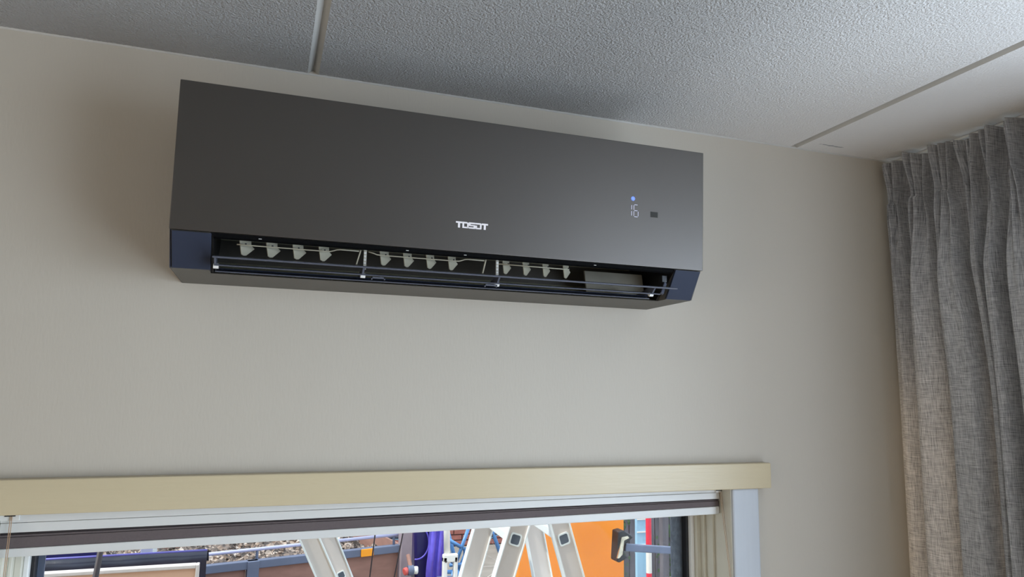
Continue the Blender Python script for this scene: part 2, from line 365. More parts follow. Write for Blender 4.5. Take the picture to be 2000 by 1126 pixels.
for s, x0, x1 in ((-1, BX0-.001, -.381), (1, 1.0125, BX1)):
    pl = MB().box((x0, .0195, 1.7335 + (0 if s < 0 else .003)), (x1, .024, 1.7445)).build('cord_plate', M['white'], bl, bevel=.0008)
    xs_ = x0 + .012 if s < 0 else x0+.004
    MB().box((xs_-.004, .0185, 1.7405), (xs_+.012, .0197, 1.7425)).build('cord_slot', M['gasket'], pl)
cs = [((-.394, .0178, 1.741), (-.3965, .0178, .95)), ((-.3915, .0178, 1.741), (-.3955, .0178, .95))]
for p, q in cs: tag(MB().tube([p, q], .0006, 6).build('lift_cord', M['cord'], bl), 'tan cord at the left end')
# the right cord is drawn forward to a cleat on the casing below the frame
MB().tube([at(1406, 960, .017), at(1426, 1126, -.012), at(1441, 1250, -.035)], .0006, 6).build('lift_cord', M['cord'], bl)
MB().tube([at(1409, 960, .017), at(1428, 1126, -.012), at(1441, 1250, -.035)], .0005, 6).build('lift_cord', M['cord'], bl)

# ------------------------------------------------------------------ air conditioner
AX0, AX1 = -0.156, 0.8235
ac = thing('air_conditioner', (.334, 0, 2.154), 'anthracite wall-mounted air conditioner with open louvers, high on the greige wall', 'air conditioner')
OX0, OX1 = -.0935, .762                                     # outlet opening
# shell: top, back, sides; the lower rear strip is the taupe underside
sh = MB()
prof = [(0, 2.453), (-.222, 2.453), (-.2155, 2.211), (-.179, 2.157), (0, 2.157)]
sh.prism(prof, 0, AX0, OX0-.004); sh.prism(prof, 0, OX1+.004, AX1)
sh.prism([(0, 2.453), (-.222, 2.453), (-.217, 2.26), (-.11, 2.30), (-.06, 2.30), (0, 2.30)], 0, OX0-.004, OX1+.004)
sh.build('shell', M['acbottom'], ac)
MB().prism([(0, 2.30), (-.030, 2.30), (-.034, 2.235), (-.07, 2.185), (-.120, 2.162), (-.146, 2.1560), (-.148, 2.1545), (0, 2.1545)], 0, OX0-.004, OX1+.004).build('bottom_panel', M['acbottom'], ac)
for x0, x1 in ((AX0, OX0-.004), (OX1+.004, AX1)):
    MB().prism([(0, 2.157), (-.1795, 2.157), (-.178, 2.1545), (0, 2.1545)], 0, x0, x1).build('bottom_panel', M['acbottom'], ac)
MB().prism([(-.2225, 2.4535), (-.2365, 2.4545), (-.2245, 2.2105), (-.2125, 2.2112)], 0, AX0-.0015, AX1+.0015).build('front_panel', M['ac'], ac, bevel=.0012)
# navy end caps on the chamfer below the front panel
def cap(x0, x1): return MB().prism([(-.2155, 2.2095), (-.2215, 2.2088), (-.1835, 2.1545), (-.178, 2.157)], 0, x0, x1)
cap(AX0+.002, OX0-.002).build('end_cap', M['navy'], ac, bevel=.0008)
cap(OX1+.002, AX1-.002).build('end_cap', M['navy'], ac, bevel=.0008)
for x0, x1 in ((AX0-.0012, AX0+.0005), (AX1-.0005, AX1+.0012)):
    MB().prism([(0, 2.452), (-.2215, 2.452), (-.216, 2.2105), (-.1820, 2.1552), (0, 2.1552)], 0, x0, x1).build('side_panel', M['acbottom'] if x0 > 0 else M['navy'], ac)
# duct lining, seen through the outlet
du = MB()
lower = [(-.147, 2.1562), (-.120, 2.1625), (-.07, 2.1855), (-.045, 2.210), (-.034, 2.235), (-.031, 2.30)]
upper = [(-.217, 2.2105), (-.190, 2.2150), (-.150, 2.2250), (-.115, 2.245), (-.095, 2.27), (-.09, 2.30)]
for pl_ in (lower, upper):
    n = len(pl_); vs = [(OX0, y, z) for y, z in pl_] + [(OX1, y, z) for y, z in pl_]
    s_ = -.001
    vs += [(OX0, y+ (.001 if pl_ is lower else -.001), z + (-.001 if pl_ is lower else .001)) for y, z in pl_] + [(OX1, y+(.001 if pl_ is lower else -.001), z+(-.001 if pl_ is lower else .001)) for y, z in pl_]
    du.add(vs, [(i, i+1, n+i+1, n+i) for i in range(n-1)] + [(2*n+i, 3*n+i, 3*n+i+1, 2*n+i+1) for i in range(n-1)])
du.build('air_duct', M['duct'], ac, smooth=True)
for x0, x1 in ((OX0-.003, OX0+.001), (OX1-.001, OX1+.003)):
    MB().prism([(-.2155, 2.2105), (-.148, 2.156), (-.11, 2.166), (-.03, 2.23), (-.03, 2.30), (-.2, 2.30)], 0, x0, x1).build('duct_cheek', M['black'], ac)
MB().prism([(-.2160, 2.2135), (-.2165, 2.2050), (-.206, 2.2035), (-.150, 2.2175), (-.150, 2.226)], 0, OX0+.001, OX1-.001).build('duct_lip', M['matt_black'], ac)  # near-black lip, shade of the gap under the front panel painted in
fan = MB().tube([(OX0+.004, -.062, 2.275), (OX1-.004, -.062, 2.275)], .022, 24).build('fan_drum', M['black'], ac, smooth=False)
# right-hand deflector wall: pale lit curved plate in the last bay
MB().prism([(-.150, 2.161), (-.118, 2.1660), (-.105, 2.214), (-.110, 2.2145), (-.121, 2.168)], 0, .615, OX1-.012).build('deflector', M['deflector'], ac, bevel=.001)
# three long louver blades
def blade(x0, x1, yf, zf, depth, th, slope, name='louver', m='blade'):
    yb = yf + depth; zb = zf + depth*slope
    p = MB().prism([(yf, zf-th*.35), (yf-.0012, zf), (yf, zf+th*.35), (yf+depth*.5, (zf+zb)/2+th*.5), (yb, zb+th*.3), (yb, zb-th*.3), (yf+depth*.5, (zf+zb)/2-th*.5)], 0, x0, x1)
    return p.build(name, M[m], ac, bevel=.0004, seg=1)
blade(-.0905, .7580, -.236, 2.1685, .052, .0042, .17)
blade(-.0885, .7330, -.213, 2.1590, .036, .0034, .19)
blade(-.0880, .7200, -.192, 2.1518, .030, .0030, .22)
tag(MB().prism([(-.188, 2.1565), (-.186, 2.1585), (-.156, 2.1600), (-.156, 2.1575)], 0, -.0860, .7190).build('louver', M['navy'], ac), 'narrow navy inner blade')
# louver hinge arms: left, two middle, right
for x in (-.0870, .1490, .3930, .7150):
    a = MB().prism([(-.214, 2.1600), (-.200, 2.1600), (-.150, 2.1570), (-.150, 2.1640), (-.198, 2.1720), (-.226, 2.1700)], 0, x-.0016, x+.0016).build('louver_arm', M['blade'], ac)
    MB().tube([(x-.003, -.205, 2.1585), (x+.005, -.205, 2.1585)], .0042, 14).build('hinge_pin', M['white'], a)
for x in (.1640, .3690):
    MB().box((x, -.211, 2.1545), (x+.024, -.207, 2.1568)).box((x, -.211, 2.1520), (x+.002, -.207, 2.1568)).box((x+.022, -.211, 2.1525), (x+.024, -.207, 2.1568)).build('louver_clip', M['blade'], ac)
# upright supports dividing the outlet in three bays
for x in (.1545, .3995):
    sp = MB().box((x-.0022, -.1900, 2.1720), (x+.0022, -.1850, 2.2130)).build('support_post', M['white'], ac)
    for k in range(6): MB().box((x-.0026, -.1906, 2.1735+k*.006), (x+.0026, -.1896, 2.1752+k*.006)).build('tooth', M['vane'], sp)
# twelve guide vanes, four per bay, with a bent link wire through each four
bays = [([-.0455, -.003, .040, .0835], 50, (-.062, .1300)), ([.189, .231, .273, .314], 50, (.168, .374)), ([.4200, .4605, .501, .544], 50, (.402, .552))]
for xsv, ang, (r0, r1) in bays:
    for x in xsv:
        # blade outline in its own plane: s along the flow (front negative), z height
        out = [(-.012, 2.2120), (.012, 2.2140), (.013, 2.2030), (.020, 2.1985), (.004, 2.1845), (-.001, 2.1835), (-.006, 2.1850), (-.009, 2.1985)]
        a = math.radians(ang); dx, dy = math.cos(a - PI/2), -math.sin(a - PI/2)
        dx, dy = math.sin(a)*1.0, math.cos(a)
        nx, ny = dy, -dx; th = .0007
        n = len(out)
        vs = [(x + s*dx + nx*t, -.176 + s*dy + ny*t, z) for t in (-th, th) for s, z in out]
        va = MB().add(vs, [tuple(range(n)), tuple(reversed(range(n, 2*n)))] + [(i, (i+1)%n, n+(i+1)%n, n+i) for i in range(n)]).build('guide_vane', M['vane'], ac)
        MB().tube([(x+.002, -.187, 2.2005), (x+.002, -.187, 2.2028)], .0016, 8).build('vane_pin', M['black'], va)
    xa, xb = xsv[0], xsv[-1]; y = -.189
    pts = [(r0+.004, y, 2.2025), (xa, y, 2.1995), (xb, y, 2.1995)]
    if r1 < .5:
        pts = [(xa-.012, y, 2.1998), (xa, y, 2.1995), (xb+.004, y, 2.1993), (xb+.011, y, 2.1996), (xb+.017, y, 2.2015), (xb+.022, y, 2.2035), (xb+.028, y, 2.2042), (xb+.060, y, 2.2040)]
        if xa > .1: pts = [(.160, y, 2.2040), (.168, y, 2.2025), (.175, y, 2.2000)] + pts[1:]
        MB().bar((xb+.063, -.188, 2.2055), (xb+.056, -.192, 2.1790), .0022, .004).build('link_lever', M['duct' if 0 else 'vane'], ac)
    else: pts = [(.402, y, 2.2000), (xb+.002, y, 2.1993)]
    MB().tube(pts, .0011, 8).build('link_wire', M['vane'], ac, smooth=True)
# small moulded catches with tooth racks on the duct floor
for x, n in ((.176, 8), (.372, 7), (.440, 10)):
    rk = MB().box((x, -.1900, 2.1745), (x+.034, -.1870, 2.1760)).build('rack', M['black'], ac)
    for k in range(n): MB().box((x+.002+k*.0031, -.1903, 2.1760), (x+.0033+k*.0031, -.1885, 2.1775)).build('tooth', M['vane'], rk)
for x in (-.0235, .2215, .327, .586): MB().box((x, -.2170, 2.2060), (x+.005, -.2150, 2.2070)).build('lip_glint', M['white'], ac, bevel=.0003)  # white chips painted in for the small highlights along the lip
# right cheek fittings
mo = MB().box((.745, -.200, 2.186), (.757, -.188, 2.200)).build('louver_motor_cover', M['black'], ac, bevel=.001)
MB().bar((.752, -.2, 2.184), (.735, -.215, 2.160), .006, .004).build('drive_arm', M['blade'], ac)
# front panel print: word mark, display, sensor
def fy(z): return -.2365 + (2.4545 - z)*(.012/.244) - .0003
def quad(m, x0, z0, x1, z1, d=.0004):
    m.hexa([(x0,fy(z0)-d,z0),(x1,fy(z0)-d,z0),(x1,fy(z0)+.0004,z0),(x0,fy(z0)+.0004,z0),(x0,fy(z1)-d,z1),(x1,fy(z1)-d,z1),(x1,fy(z1)+.0004,z1),(x0,fy(z1)+.0004,z1)])
LW, LH = .0118, .0112; lx, lz = .3078, 2.2538
lg = bpy.data.objects.new('word_mark', None); COL.objects.link(lg); lg.location = (lx, fy(lz), lz); lg.parent = ac; lg.matrix_parent_inverse = Matrix.Translation(ac.location).inverted()
tag(lg, 'silver white lettering TOSOT')
glyph = {'T': [(0,.74,1,1),(.33,0,.66,.74)],
         'O': [(0,0,.27,1),(.27,.76,.75,1),(.75,.06,1,.92),(.27,0,.92,.22)],
         'S': [(0,.76,1,1),(0,.42,.26,.76),(.26,.42,1,.60),(.76,.22,1,.42),(0,0,1,.22)],
         'D': [(0,.76,.9,1),(0,.05,.27,.56),(.74,.05,1,.92),(.1,0,.92,.22)]}
def flat_letter(ch, x):
    m = MB()
    for a, b_, c, d in glyph[ch]: quad(m, x+a*LW, lz+b_*LH, x+c*LW, lz+d*LH)
    o = m.build('letter', M['logo']); o.parent = lg; o.matrix_parent_inverse = Matrix.Translation(lg.location + ac.location * 0).inverted(); return o
bpy.context.view_layer.update()
for k, ch in enumerate('TOSDT'):
    o = flat_letter(ch, lx + k*.0121); o.matrix_parent_inverse = lg.matrix_world.inverted()
dp = bpy.data.objects.new('display', None); COL.objects.link(dp); dp.location = (.667, fy(2.32), 2.32); dp.parent = ac; dp.matrix_parent_inverse = ac.matrix_world.inverted()
tag(dp, 'lit display showing a snowflake and 16')
bpy.context.view_layer.update()
def seg(x0, z0, x1, z1, name='digit_segment', m='led'):
    mm = MB(); quad(mm, x0, z0, x1, z1, .0002); o = mm.build(name, M[m], dp); o.matrix_parent_inverse = dp.matrix_world.inverted(); return o
t = .0008; zt, zm, zb = 2.3308, 2.3190, 2.3070
seg(.6608, zm+.0016, .6608+t, zt-.0016); seg(.6608, zb+.0016, .6608+t, zm-.0016)
seg(.6658, zm+.0014, .6658+t, zt-.0012); seg(.6658, zb+.0014, .6658+t, zm-.0014)
seg(.6672, zt-t*.5, .6740, zt+t*.5); seg(.6672, zm-t*.5, .6740, zm+t*.5); seg(.6672, zb-t*.5, .6745, zb+t*.5)
seg(.6752, zb+.0014, .6752+t, zm-.0014)
sf = MB(); cx, cz, R = .6638, 2.3425, .0046
def fp(x, z, d=.0003): return Vector((x, fy(z)-d, z))
for k in range(4):
    a = PI*k/4; sf.bar(fp(cx-R*math.cos(a), cz-R*math.sin(a)), fp(cx+R*math.cos(a), cz+R*math.sin(a)), .0008, .0003)
for k in range(8):
    a = PI*k/4; r = R*.72
    for s in (-1, 1):
        e = a + s*.42; sf.bar(fp(cx+R*.5*math.cos(a), cz+R*.5*math.sin(a)), fp(cx+R*.9*math.cos(e), cz+R*.9*math.sin(e)), .0005, .0003)
o = sf.build('snowflake_symbol', M['ledblue'], dp); o.matrix_parent_inverse = dp.matrix_world.inverted()
m = MB(); quad(m, .7035, 2.3095, .7195, 2.3205, .0001); tag(m.build('sensor_window', M['ir'], ac), 'small dark sensor window')

# ------------------------------------------------------------------ curtain
cu = thing('curtain', (1.58, -.4, 0), 'heavy grey linen pinch-pleated curtain hanging in the right corner of the room', 'curtain')
def sm(a, b_, x): x = max(0, min(1, (x-a)/(b_-a))); return x*x*(3-2*x)
#   header centre, lower centre, lower half width, amplitude, lean
pleats = [(-.028, -.0345, .0315, .040), (-.108, -.120, .042, .064), (-.172, -.206, .041, .062), (-.238, -.272, .013, .040),
          (-.292, -.308, .018, .058), (-.352, -.372, .034, .064), (-.425, -.452, .033, .062), (-.50, -.530, .031, .06),
          (-.575, -.605, .031, .06), (-.65, -.68, .031, .06), (-.725, -.755, .028, .06)]
ZT, ZP = 2.588, 2.475; XB = 1.590
NP, NG = 34, 8
def column_profile(z):
    """list of (x, y, s) across the curtain at height z"""
    pts = []
    k = sm(ZP-.005, ZP-.13, z) if z < ZP else 0.0
    k = sm(0, .22, ZP - z); hdr = sm(0, ZT-ZP, z-ZP); drop = max(0, ZP - z)
    s = 0
    prev = None
    for i, (yh, yl, wl, al) in enumerate(pleats):
        q = sm(0, .55, ZP - z)
        yc = yh + (yl-yh)*q + .002*math.sin(drop*1.6 + i*1.7)
        wt = .024 + .005*math.sin(i*2.3); wp = .011
        w_ = (wp + (wt-wp)*hdr) if z >= ZP else wp + (wl*(1+.05*math.sin(drop*1.1+i*2.1)) - wp)*(.30*sm(0, .06, drop) + .70*sm(0, .42, drop))
        A = (.052 + .010*hdr) if z >= ZP else .052 + (al*1.18-.052)*sm(0, .30, drop)
        col = []
        for j in range(NP+1):
            u = -1 + 2*j/NP
            tri = abs(math.sin(1.5*PI*(u+1)))**.75 * (.72 + .28*math.cos(u*2.0 + i))
            tri = max(tri, .25*(1-u*u)) if abs(u) < .98 else 0
            lo = (1-abs(u)**2.6)**.75
            lo *= 1 + .08*math.sin(u*4+i*2.0+drop*.7)
            # omega: folds bulge wider than their root
            f = tri*(1-k) + lo*k
            y = yc - w_*(u + .10*k*math.sin(PI*u)) + .002*k*math.sin(drop*1.4+u*3+i)
            if z >= ZP: y += .012*hdr*f*math.sin(i*3.1)
            # creases running down from the pinch
            cr = .012*math.exp(-drop/.22)*math.sin(u*8+i*1.3) if z < ZP else 0
            x = XB - A*f - cr*f
            col.append((x, y))
        # gap cloth to this pleat from the previous
        if prev is not None:
            p0, p1 = prev, col[0]
            for j in range(1, NG):
                t_ = j/NG; sag = math.sin(PI*t_)*(.030 + .008*k)
                pts.append((p0[0]+(p1[0]-p0[0])*t_ + sag, p0[1]+(p1[1]-p0[1])*t_))
        pts += col; prev = col[-1]
    return pts
# constant cloth length coordinate from the lower shape
ref = column_profile(1.4); S = [0]
for a, b_ in zip(ref[:-1], ref[1:]): S.append(S[-1] + math.hypot(a[0]-b_[0], a[1]-b_[1]))
zs = [ZT - i*.0075 for i in range(int((ZT-2.15)/.0075))]; z = zs[-1]
while z > .04: z -= .03; zs.append(z)
vs, fs, uvs = [], [], []
for z in zs:
    dz = 0
    for n_, (x, y) in enumerate(column_profile(z)):
        top = .006*math.sin(y*60)*sm(2.52, 2.588, z)
        vs.append((min(x, 1.628), min(y, -.006), z + top)); uvs.append((S[n_], z))
nc = len(ref)
for r in range(len(zs)-1):
    for c in range(nc-1): fs.append((r*nc+c, r*nc+c+1, (r+1)*nc+c+1, (r+1)*nc+c))
me = bpy.data.meshes.new('fabric'); me.from_pydata(vs, [], fs); me.materials.append(M['linen'])
uvl = me.uv_layers.new(name='UVMap')
for lp in me.loops: uvl.data[lp.index].uv = uvs[lp.vertex_index]
me.shade_smooth()
fab = bpy.data.objects.new('fabric', me); COL.objects.link(fab); fab.parent = cu; fab.matrix_parent_inverse = Matrix.Translation(cu.location).inverted()
for i, (yh, *_r) in enumerate(pleats[:8]):
    MB().tube([(1.600, yh, 2.572), (1.600, yh, 2.593)], .002, 6).build('curtain_hook', M['white'], cu)
tk = MB().box((1.585, -4.2, 2.594), (1.612, -.005, 2.600)).build('curtain_track', M['white'], bevel=.001)
tag(tk, 'slim cream curtain track fixed to the ceiling above the grey curtain', 'curtain track')

# ------------------------------------------------------------------ outside
struct(MB().box((-9, .16, -.12), (10, 12, -.0)).build('floor_outside', M['paving']), 'paved yard outside the window')

# brick wall far behind: joined core, individual bricks where they can be told apart
bw = MB().box((-4, 7.66, 0), (6.5, 7.9, 2.4)).build('wall_outside', M['mortar']); struct(bw, 'low red brick wall at the far side of the yard')
brk = None; p0 = at(905, 1060, 7.6)
def one_brick(x, z, L_=.21):
    global brk
    if brk is None or L_ != .21:
        o = MB().box((0, 0, 0), (L_, .05, .058)).build('brick', M['brick'], None, bevel=.003, seg=1)
        if L_ == .21: brk = o
    else:
        o = brk.copy(); COL.objects.link(o)
    o.parent = bw; o.location = (x, 7.62+random.uniform(-.004, .004), z)
bx0 = round(p0.x - 1.0, 2)
far = MB()
for r in range(33):
    z = .01 + r*.07; off = .11 if r % 2 else 0
    for c in range(-14, 22):
        x = bx0 + off + c*.222
        if r < 12 and 0 <= c < 10: one_brick(x, z)
        elif -4 < x < 6.2: far.box((x, 7.62, z), (x+.21, 7.67, z+.058))
tag(far.build('brick_courses', M['brick'], bw), kind='stuff')

# trailer with brown sides
TL, TR = Vector((-.90, 3.36, 0)), Vector((1.04, 3.80, 0)); td = (TR-TL).normalized(); tn = Vector((-td.y, td.x, 0))
tr = thing('trailer', (TL+TR)/2 + tn*.65, 'open trailer with brown plywood sides in a blue-grey steel frame', 'trailer')
def tp(s, n_, z): return TL + td*s + tn*n_ + Vector((0, 0, z))
Lt = (TR-TL).length
for n_ in (0, 1.3):
    lab = 'upper rail'
    MB().bar(tp(-.02, n_, .845), tp(Lt, n_, .845), .052, .05, (0,0,1)).build('top_rail', M['steel'], tr, bevel=.004)
    MB().bar(tp(-.02, n_, .40), tp(Lt, n_, .40), .05, .06, (0,0,1)).build('bottom_rail', M['steel'], tr, bevel=.004)
    for s in (0, .92, Lt-.02) if n_ == 0 else (0, Lt-.02):
        MB().bar(tp(s, n_-.012, .37), tp(s, n_-.012, .87), .07 if n_ == 0 else .05, .055, tn).build('post', M['steel'], tr, bevel=.004)
for s0, s1 in ((.04, .88), (.96, Lt-.05)):
    MB().bar(tp((s0+s1)/2, .01, .42), tp((s0+s1)/2, .01, .82), s1-s0, .018, tn).build('side_panel', M['plywood'], tr)
MB().bar(tp(Lt/2, 1.3, .42), tp(Lt/2, 1.3, .82), Lt-.1, .018, tn).build('side_panel', M['plywood'], tr)
for s in (0, Lt): MB().bar(tp(s, .65, .42), tp(s, .65, .84), 1.25, .018, td).build('end_panel', M['plywood'], tr)
MB().bar(tp(0, .65, .40), tp(Lt, .65, .40), 1.28, .02, (0,0,1)).build('load_floor', M['plywood'], tr)
MB().bar(tp(Lt-.03, -.02, .35), tp(Lt-.03, -.02, .985), .085, .06, tn).build('corner_post', M['corner'], tr, bevel=.006)
MB().tube([tp(.05, .02, .925), tp(Lt-.05, .02, .935)], .011, 10).build('tie_rail', M['lilac'], tr, smooth=True)
for s in (.05, .95, Lt-.1): MB().tube([tp(s, .02, .86), tp(s, .02, .928)], .009, 8).build('rail_stub', M['steel'], tr)
rp = at(722, 1076, 3.66); ss = (rp - TL).dot(td)
MB().bar(tp(ss-.045, -.032, .845), tp(ss+.045, -.032, .845), .05, .008, tn).build('side_reflector', M['reflector'], tr, bevel=.003)
for s in (.7, 1.2):
    for n_ in (-.11, 1.42):
        c0 = tp(s, n_-.06, .27); c1 = tp(s, n_+.06, .27)
        wh = MB().tube([c0, c1], .27, 28).build('wheel', M['tyre'], tr)
        MB().tube([c0 - tn*.005, c1 + tn*.005], .15, 20).build('rim', M['steel'], wh)
MB().tube([tp(.95, -.1, .27), tp(.95, 1.4, .27)], .03, 10).box(tuple(tp(.90, .2, .27)), tuple(tp(.98, 1.1, .40))).build('axle', M['steel'], tr)
MB().bar(tp(0, .65, .37), tp(-.7, .65, .37), .08, .08, (0,0,1)).build('drawbar', M['steel'], tr)
for s0, dx_ in ((727, 0), (783, 0)):
    pass
# marker lamp on the corner post
lp_ = thing('marker_lamp', at(800, 1113, 3.62), 'round red and white marker lamp on the trailer corner post', 'lamp')
c0 = at(802, 1113, 3.62)
MB().tube([c0+Vector((-.02,0,0)), c0+Vector((.02,0,0))], .034, 20).build('lamp_body', M['steel'], lp_, bevel=.004)
MB().tube([c0+Vector((-.048,-.01,-.006)), c0+Vector((-.02,0,0))], .026, 20).build('red_lens', M['redlens'], lp_, bevel=.008)
MB().tube([c0+Vector((.02,0,0)), c0+Vector((.05,-.01,0))], .026, 20).build('white_lens', M['white'], lp_, bevel=.008)
MB().tube([c0+Vector((0,.0,.02)), c0+Vector((-.01,.06,.09))], .014, 10).build('bracket', M['plywood'], lp_)
# loose stays hanging over the trailer side
for i, (a, q) in enumerate((((732, 1040), (717, 1140)), ((787, 1036), (764, 1140)))):
    pa, pb = at(a[0], a[1], 3.30), at(q[0], q[1], 3.30)
    d = (pb-pa)/(pb.z-pa.z); pb = pa + d*(0.004-pa.z)
    pa = pa - d*(-.12)
    mid = (pa+pb)/2 + Vector((.015, 0, 0))
    o = MB().tube([pa, mid, pb], .0045, 8).build('rope_stay', M['pole'])
    tag(o, ['thin dark rod leaning beside the amber reflector', 'thin dark rod leaning next to the trailer corner post'][i], 'rod')
# rubble load
rb = MB(); nx_, ny_ = 70, 46
for j in range(ny_+1):
    for i in range(nx_+1):
        s = .03 + (Lt-.08)*i/nx_; n_ = .03 + 1.24*j/ny_
        p = tp(s, n_, 0); e = min(i, nx_-i, j, ny_-j)/4; e = min(1, e)
        z = .71 + .10*e*(.5+noise.noise(p*2.2)) + .05*noise.noise(p*11) + .03*noise.noise(p*27)
        rb.v.append((p.x, p.y, z))
for j in range(ny_):
    for i in range(nx_): k = j*(nx_+1)+i; rb.f.append((k, k+1, k+nx_+2, k+nx_+1))
for k in range(650):
    s = random.uniform(.06, Lt-.08); n_ = random.uniform(.05, 1.22); p = tp(s, n_, 0); r = random.uniform(.010, .032)
    z = .76 + .10*(noise.noise(p*2.2)) + .05*noise.noise(p*11)
    q = Vector((p.x, p.y, z + r*.3)); vs_ = []
    for d in ((1,0,0),(-1,0,0),(0,1,0),(0,-1,0),(0,0,1),(0,0,-1)): vs_.append(q + Vector(d)*r*random.uniform(.6, 1.3) + Vector((random.uniform(-1,1), random.uniform(-1,1), 0))*r*.3)
    rb.add(vs_, [(0,2,4),(2,1,4),(1,3,4),(3,0,4),(2,0,5),(1,2,5),(3,1,5),(0,3,5)])
o = rb.build('rubble', M['rubble']); tag(o, 'brown and grey rubble filling the open trailer', 'rubble', kind='stuff')

# tarpaulin stack at the left, in front of the trailer
A0, A1 = at(60, 1100, 2.95), at(404, 1078, 2.95); zt_ = (A0.z + A1.z)/2
ta = thing('covered_stack', ((A0.x+A1.x)/2, 3.05, 0), 'low stack under a blue-black tarpaulin with a violet highlight along its edge, left side of the yard', 'tarpaulin')
A0.x -= .35; tb = MB(); nx_, rows = 90, 26
for r in range(rows+1):
    t_ = r/rows
    for i in range(nx_+1):
        x = A0.x + (A1.x-A0.x)*i/nx_; z_top = zt_ + (A1.z-A0.z)*(i/nx_-.5)
        if t_ < .35: y = 3.20 - (.20/.35)*t_*1.05; z = z_top + .03*math.sin(PI*t_/.35)*1 - .10*(1-t_/.35) 
        else:
            q = (t_-.35)/.65; y = 2.982 - .03*q; z = z_top*(1-q) + .004
            y += (.014*math.sin(x*23+q*4) + .02*noise.noise(Vector((x*6, q*5, 1))))*min(1, q*5)
        z += .012*noise.noise(Vector((x*7, y*9, t_*6)))*(1 if t_ < .4 else .4)
        tb.v.append((x, y, max(.003, z)))
for r in range(rows):
    for i in range(nx_): k = r*(nx_+1)+i; tb.f.append((k, k+1, k+nx_+2, k+nx_+1))
tb.build('tarpaulin', M['tarp'], ta, smooth=True)
MB().box((A0.x+.05, 3.02, .0), (A1.x-.03, 3.16, zt_-.13)).build('stacked_sheets', M['violetdark'], ta)
MB().tube([(A0.x, 2.968, zt_-(A1.z-A0.z)/2+.012), (A1.x, 2.962, zt_+(A1.z-A0.z)/2+.010)], .0055, 10).build('edge_highlight', M['violetmute'], ta, smooth=True)  # thin tube added for the violet highlight line on the tarp edge
q0 = at(60, 1080, 3.22); q1 = at(192, 1096, 3.22)
MB().box((q0.x-.2, 3.205, q1.z-.02), (q1.x, 3.235, q0.z+.06)).build('upright_sheet', M['violetdark'], ta)
q0, q1 = at(275, 1064, 3.24), at(304, 1088, 3.24)
cr_ = thing('crate', (q0.x, 3.26, 0), 'pale lilac box standing on end behind the tarpaulin stack', 'box')
MB().box((q0.x, 3.245, 0), (q1.x, 3.29, q0.z+.03)).build('box_body', M['lilac'], cr_, bevel=.004)
MB().box((q1.x-.018, 3.236, .0), (q1.x+.004, 3.246, q0.z+.03)).build('bright_edge', M['alulight'], cr_)

# peach board with white rim, nearest on the left
B0, B1 = at(40, 1120, 2.2), at(389, 1102, 2.2); zt_ = B1.z
bd = thing('framed_board', ((B0.x+B1.x)/2, 2.22, 0), 'peach coloured board with a thick white rim standing in the yard at lower left', 'board')
bx = B0.x - .25
MB().box((bx+.012, 2.215, .012), (B1.x-.012, 2.245, zt_-.016)).build('board_face', M['peach'], bd)
MB().ring(bx, B1.x, 0, zt_, .014, 2.20, 2.25, .016).build('rim', M['rimwhite'], bd, bevel=.003)
# dark pole in front of it
pa, pb = at(199, 1060, 1.7), at(185, 1135, 1.7); d = (pb-pa)/(pb.z-pa.z); foot = pb + d*(.0-pb.z); pa = pa + d*.22
po = thing('garden_pole', foot, 'thin dark bronze pole leaning across the peach board', 'pole')
MB().tube([foot, pa], .0105, 14).build('shaft', M['pole'], po, smooth=True)
MB().tube([foot+Vector((0,0,.002)), foot+Vector((0,0,.03))], .018, 14).build('ferrule', M['black'], po)
MB().tube([pa-d*.0, pa+d*.06], .0135, 14).build('grip', M['lilac'], po)

# dark bin with violet sheet, right of the trailer
V0, V1 = at(812, 1036, 4.1), at(842, 1120, 4.1)
bn = thing('wheeled_bin', (V1.x-.1, 4.25, 0), 'dark indigo wheeled bin with a hoop cable, next to the trailer corner', 'bin')
zb_ = V0.z + .12
MB().hexa([(V0.x+.03,4.1,.06),(V1.x+.01,4.1,.06),(V1.x+.01,4.5,.06),(V0.x+.03,4.5,.06),(V0.x-.02,4.08,zb_),(V1.x+.04,4.08,zb_),(V1.x+.04,4.55,zb_),(V0.x-.02,4.55,zb_)]).build('bin_body', M['violetdark'], bn, bevel=.02)
MB().box((V0.x-.04, 4.05, zb_), (V1.x+.06, 4.58, zb_+.05)).build('bin_lid', M['violetdark'], bn, bevel=.015)
for x in (V0.x+.05, V1.x): MB().tube([(x-.02, 4.45, .09), (x+.02, 4.45, .09)], .09, 20).build('wheel', M['tyre'], bn)
hp = [at(820 + 20*math.cos(a) if 0 else 812+26*math.cos(a), 1058-34*math.sin(a), 4.045) for a in [(-95+i*11)*PI/180 for i in range(16)]]
MB().tube(hp, .006, 8).build('hoop_cable', M['violet'], bn, smooth=True)
S0, S1 = at(838, 1030, 4.0), at(866, 1126, 4.0)
sd = MB(); 
for r in range(31):
    for i in range(13):
        z = (S0.z+.10)*(1-r/30); x = S0.x + (S1.x-S0.x+.012)*i/12; yq = 4.0 + .018*math.sin(i*1.3+r*.12) + .01*math.sin(r*.5)
        sd.v.append((x + .008*math.sin(r*.4), yq, z))
for r in range(30):
    for i in range(12): k = r*13+i; sd.f.append((k, k+1, k+14, k+13))
o = sd.build('violet_sheet', M['violet'], smooth=True); so = o.modifiers.new('s', 'SOLIDIFY'); so.thickness = .006
tag(o, 'bright violet plastic sheet hanging beside the indigo bin', 'plastic sheet')
